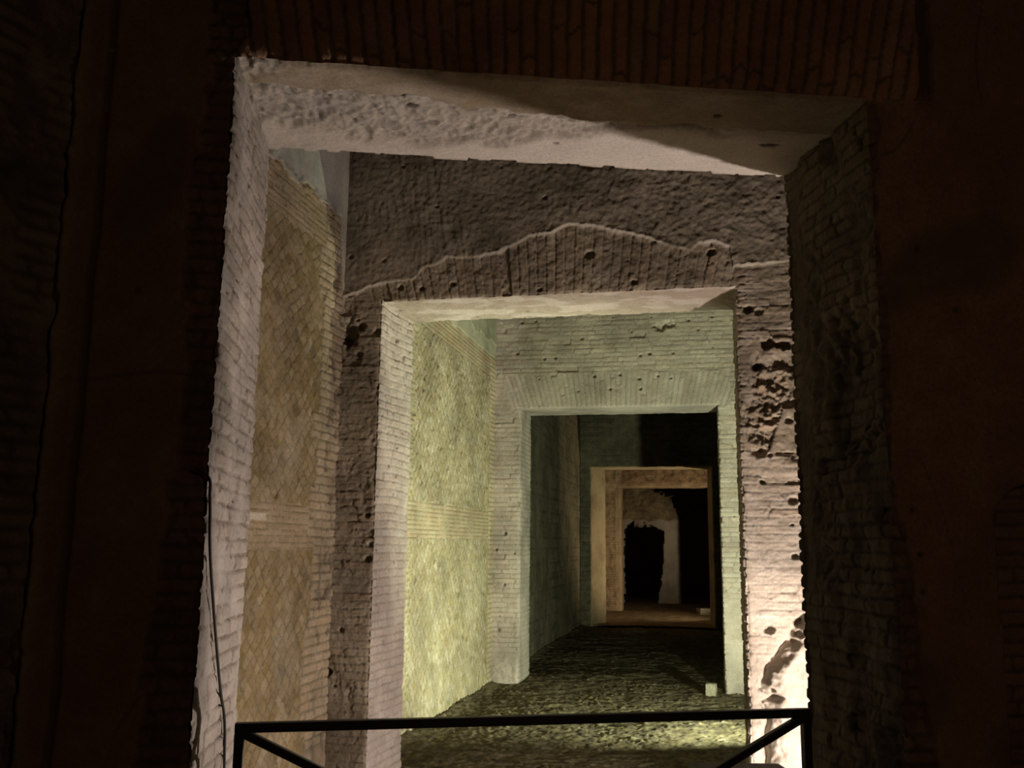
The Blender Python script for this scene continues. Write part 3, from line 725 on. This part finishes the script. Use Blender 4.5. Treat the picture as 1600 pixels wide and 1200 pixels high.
def tube(name, pts, r, mat, parent=None):
    cu = bpy.data.curves.new(name, 'CURVE'); cu.dimensions = '3D'; sp = cu.splines.new('BEZIER'); sp.bezier_points.add(len(pts)-1)
    for p, q in zip(sp.bezier_points, pts): p.co = q; p.handle_left_type = p.handle_right_type = 'AUTO'
    cu.bevel_depth = r; cu.bevel_resolution = 4; cu.resolution_u = 10
    o = bpy.data.objects.new(name, cu)
    dg = None
    me = bpy.data.meshes.new_from_object(o); bpy.data.objects.remove(o)
    me.materials.append(mat); o = bpy.data.objects.new(name, me); COL.objects.link(o)
    for p in me.polygons: p.use_smooth = True
    if parent: o.parent = parent
    return o
def on_jamb(t, z, off=.018): return (O1[0]+N1[0]*t+D1[0]*off, O1[1]+N1[1]*t+D1[1]*off, z)
cpts = [on_jamb(-.01, 1.90, -.05), on_jamb(-.02, 1.87, .0), on_jamb(-.03, 1.80, .012), on_jamb(-.01, 1.64), on_jamb(.10, 1.45), on_jamb(.25, 1.23), on_jamb(.37, 1.07), on_jamb(.48, .955), on_jamb(.53, .80), on_jamb(.54, .4, .03), on_jamb(.55, .03, .03)]
tag(tube('cable', cpts, .0055, M_CABLE), 'thin black cable sagging down the brick jamb left of the railing', 'cable')

# dark flat-topped box standing behind the right end of the railing
bx = tag(empty('control_box', (.115, 4.20, 0), RA*.5), 'dark flat-topped metal box low behind the right end of the railing', 'box')
def frustum(name, parent, w, dpt, z0, z1, ch, mat):
    P = []
    for (x, z) in ((-w/2, z0), (w/2, z0), (w/2, z1-ch), (w/2-ch*1.6, z1), (-w/2+ch*.6, z1), (-w/2, z1-ch*.5)):
        P.append((x, z))
    n = len(P); V = [(x, -dpt/2, z) for x, z in P]+[(x, dpt/2, z) for x, z in P]
    Fc = [tuple(range(n)), tuple(reversed(range(n, 2*n)))]+[(i, i+n, (i+1) % n+n, (i+1) % n) for i in range(n)]
    Fc = [tuple(reversed(q)) for q in Fc]
    me = bpy.data.meshes.new(name); me.from_pydata(V, [], Fc); me.materials.append(mat); me.update()
    o = bpy.data.objects.new(name, me); COL.objects.link(o); o.parent = parent
    md = o.modifiers.new('bevel', 'BEVEL'); md.width = .006; md.segments = 2
    return o
frustum('casing', bx, .44, .11, .42, .742, .035, M_DARKBOX)
for sx in (-.18, .15):
    bar('leg', bx, (sx, 0, -.03), (sx, 0, .39), .03, M_STEEL, Vector((0, 1, 0)))

def rock(name, loc, size, seed, label, cat, group=None, mat=None):
    import bmesh
    bm = bmesh.new(); bmesh.ops.create_cube(bm, size=1.)
    bmesh.ops.subdivide_edges(bm, edges=bm.edges[:], cuts=7, use_grid_fill=True)
    for v in bm.verts:
        p = np.array(v.co); n_ = float(noise(p[0]*3+seed, p[1]*3+p[2]*5, seed)); n2 = float(noise(p[2]*6+seed, p[0]*6-p[1]*4, seed+3))
        k = 1-.25*max(0, np.linalg.norm(p)-.6)
        v.co = Vector(((p[0])*size[0]*k, p[1]*size[1]*k, p[2]*size[2]*k))*(1+.10*n_+.05*n2)
    me = bpy.data.meshes.new(name); bm.to_mesh(me); bm.free(); me.materials.append(mat or M_STONE)
    o = bpy.data.objects.new(name, me); COL.objects.link(o); o.location = loc; o.rotation_euler = (0, 0, seed*.7)
    return tag(o, label, cat, group)
rock('stone_block', (-.01, 11.14, .04), (.11, .11, .13), 2, 'small upright pale stone block at the right foot of the third doorway', 'stone block')
rock('masonry_block', (-.14, 23.2, .08), (.30, .26, .15), 5, 'low light stone block on the tan floor beside the farthest right pier', 'stone block')

def floodlight(loc, aim, power, color, label, size=.10, cone=None):
    t = empty('floodlight', loc, math.atan2(aim[1], aim[0])-math.pi/2); tag(t, label, 'floodlight')
    # local +y faces the aim direction; housing open at the front, stirrup underneath
    hz = .22
    box_part('housing', t, Matrix.Translation((0, -.03, hz)), Vector((.26, .07, .18)), M_DARKBOX, .008)
    lens = bpy.data.materials.new('lamp_glass'); nt, bb = nodes(lens); bb.inputs['Emission Color'].default_value = (*color, 1); bb.inputs['Emission Strength'].default_value = 4.; bb.inputs['Base Color'].default_value = (.5, .5, .5, 1)
    box_part('lens', t, Matrix.Translation((0, .010, hz)), Vector((.22, .008, .14)), lens, .002)
    for s in (-1, 1): bar('bracket', t, (s*.145, -.03, .0), (s*.145, -.03, hz), .014, M_STEEL, Vector((0, 1, 0)))
    bar('foot', t, (-.15, -.03, .007), (.15, -.03, .007), .016, M_STEEL)
    ld = bpy.data.lights.new('lamp', 'SPOT' if cone else 'POINT'); ld.energy = power; ld.color = color; ld.shadow_soft_size = size
    if cone:
        ld.spot_size = math.radians(cone[0]); ld.spot_blend = cone[1]
    lo = bpy.data.objects.new('lamp', ld); COL.objects.link(lo); lo.parent = t; lo.location = (0, .05, hz+.02)
    hl = math.hypot(aim[0], aim[1]); lo.rotation_euler = Vector((0, hl, aim[2] if len(aim) > 2 else 0)).to_track_quat('-Z', 'Y').to_euler()
    return t
L1C = (1., .86, .77); L2C = (.93, 1., .68); L4C = (1., .76, .44)
floodlight((.91, 5.03, 0.0), (-1, .02), 370, L1C, 'floodlight on the floor right of the second doorway, hidden behind the nearest pier', .022)
floodlight((.77, 8.2, 0.02), (-2.6, 2.2, 2.6), 800, L2C, 'floodlight on the floor of the second room, hidden behind its right pier', .03, (132, .45))
floodlight((.66, 21.0, 0.05), (-1, .5, 1.7), 330, L4C, 'floodlight on the floor of the fourth room, hidden behind the far pier', .03, (155, .5))
# weak warm fill light, unseen, added behind the camera to lift the dark foreground
ld = bpy.data.lights.new('foreground_fill', 'AREA'); ld.energy = 9.5; ld.color = (1., .66, .40); ld.size = .5
lo = bpy.data.objects.new('foreground_fill', ld); COL.objects.link(lo); lo.location = (1.9, -.6, 2.6)
lo.rotation_euler = (Vector((.2, 3.6, 2.2))-Vector(lo.location)).to_track_quat('-Z', 'Y').to_euler()

# ------------------------------------------------------------------ world, camera, view
w = bpy.data.worlds.new('world'); SC.world = w; w.use_nodes = True
w.node_tree.nodes['Background'].inputs[0].default_value = (.5, .45, .35, 1); w.node_tree.nodes['Background'].inputs[1].default_value = 0.0
f_px, yh, roll, vpx = 1450., 848., math.radians(.6), 1110.
p = math.atan((yh-600)/f_px); psi = math.atan((vpx-800)/math.hypot(f_px, yh-600))
fwd = Vector((-math.sin(psi)*math.cos(p), math.cos(psi)*math.cos(p), math.sin(p)))
r0 = Vector((math.cos(psi), math.sin(psi), 0)); u0 = r0.cross(fwd)
right = r0*math.cos(roll)+u0*math.sin(roll); up = -r0*math.sin(roll)+u0*math.cos(roll)
cam = bpy.data.cameras.new('camera'); co = bpy.data.objects.new('camera', cam); COL.objects.link(co)
M = Matrix((right, up, -fwd)).transposed().to_4x4(); M.translation = Vector((0, 0, 1.65)); co.matrix_world = M
cam.sensor_width = 36; cam.lens = f_px/1600*36; cam.clip_start = .05
SC.camera = co
vs = SC.view_settings; vs.view_transform = 'Standard'; vs.look = 'None'; vs.gamma = 1; vs.use_curve_mapping = False; vs.exposure = 0.
SC.cycles.max_bounces = 8; SC.cycles.diffuse_bounces = 6
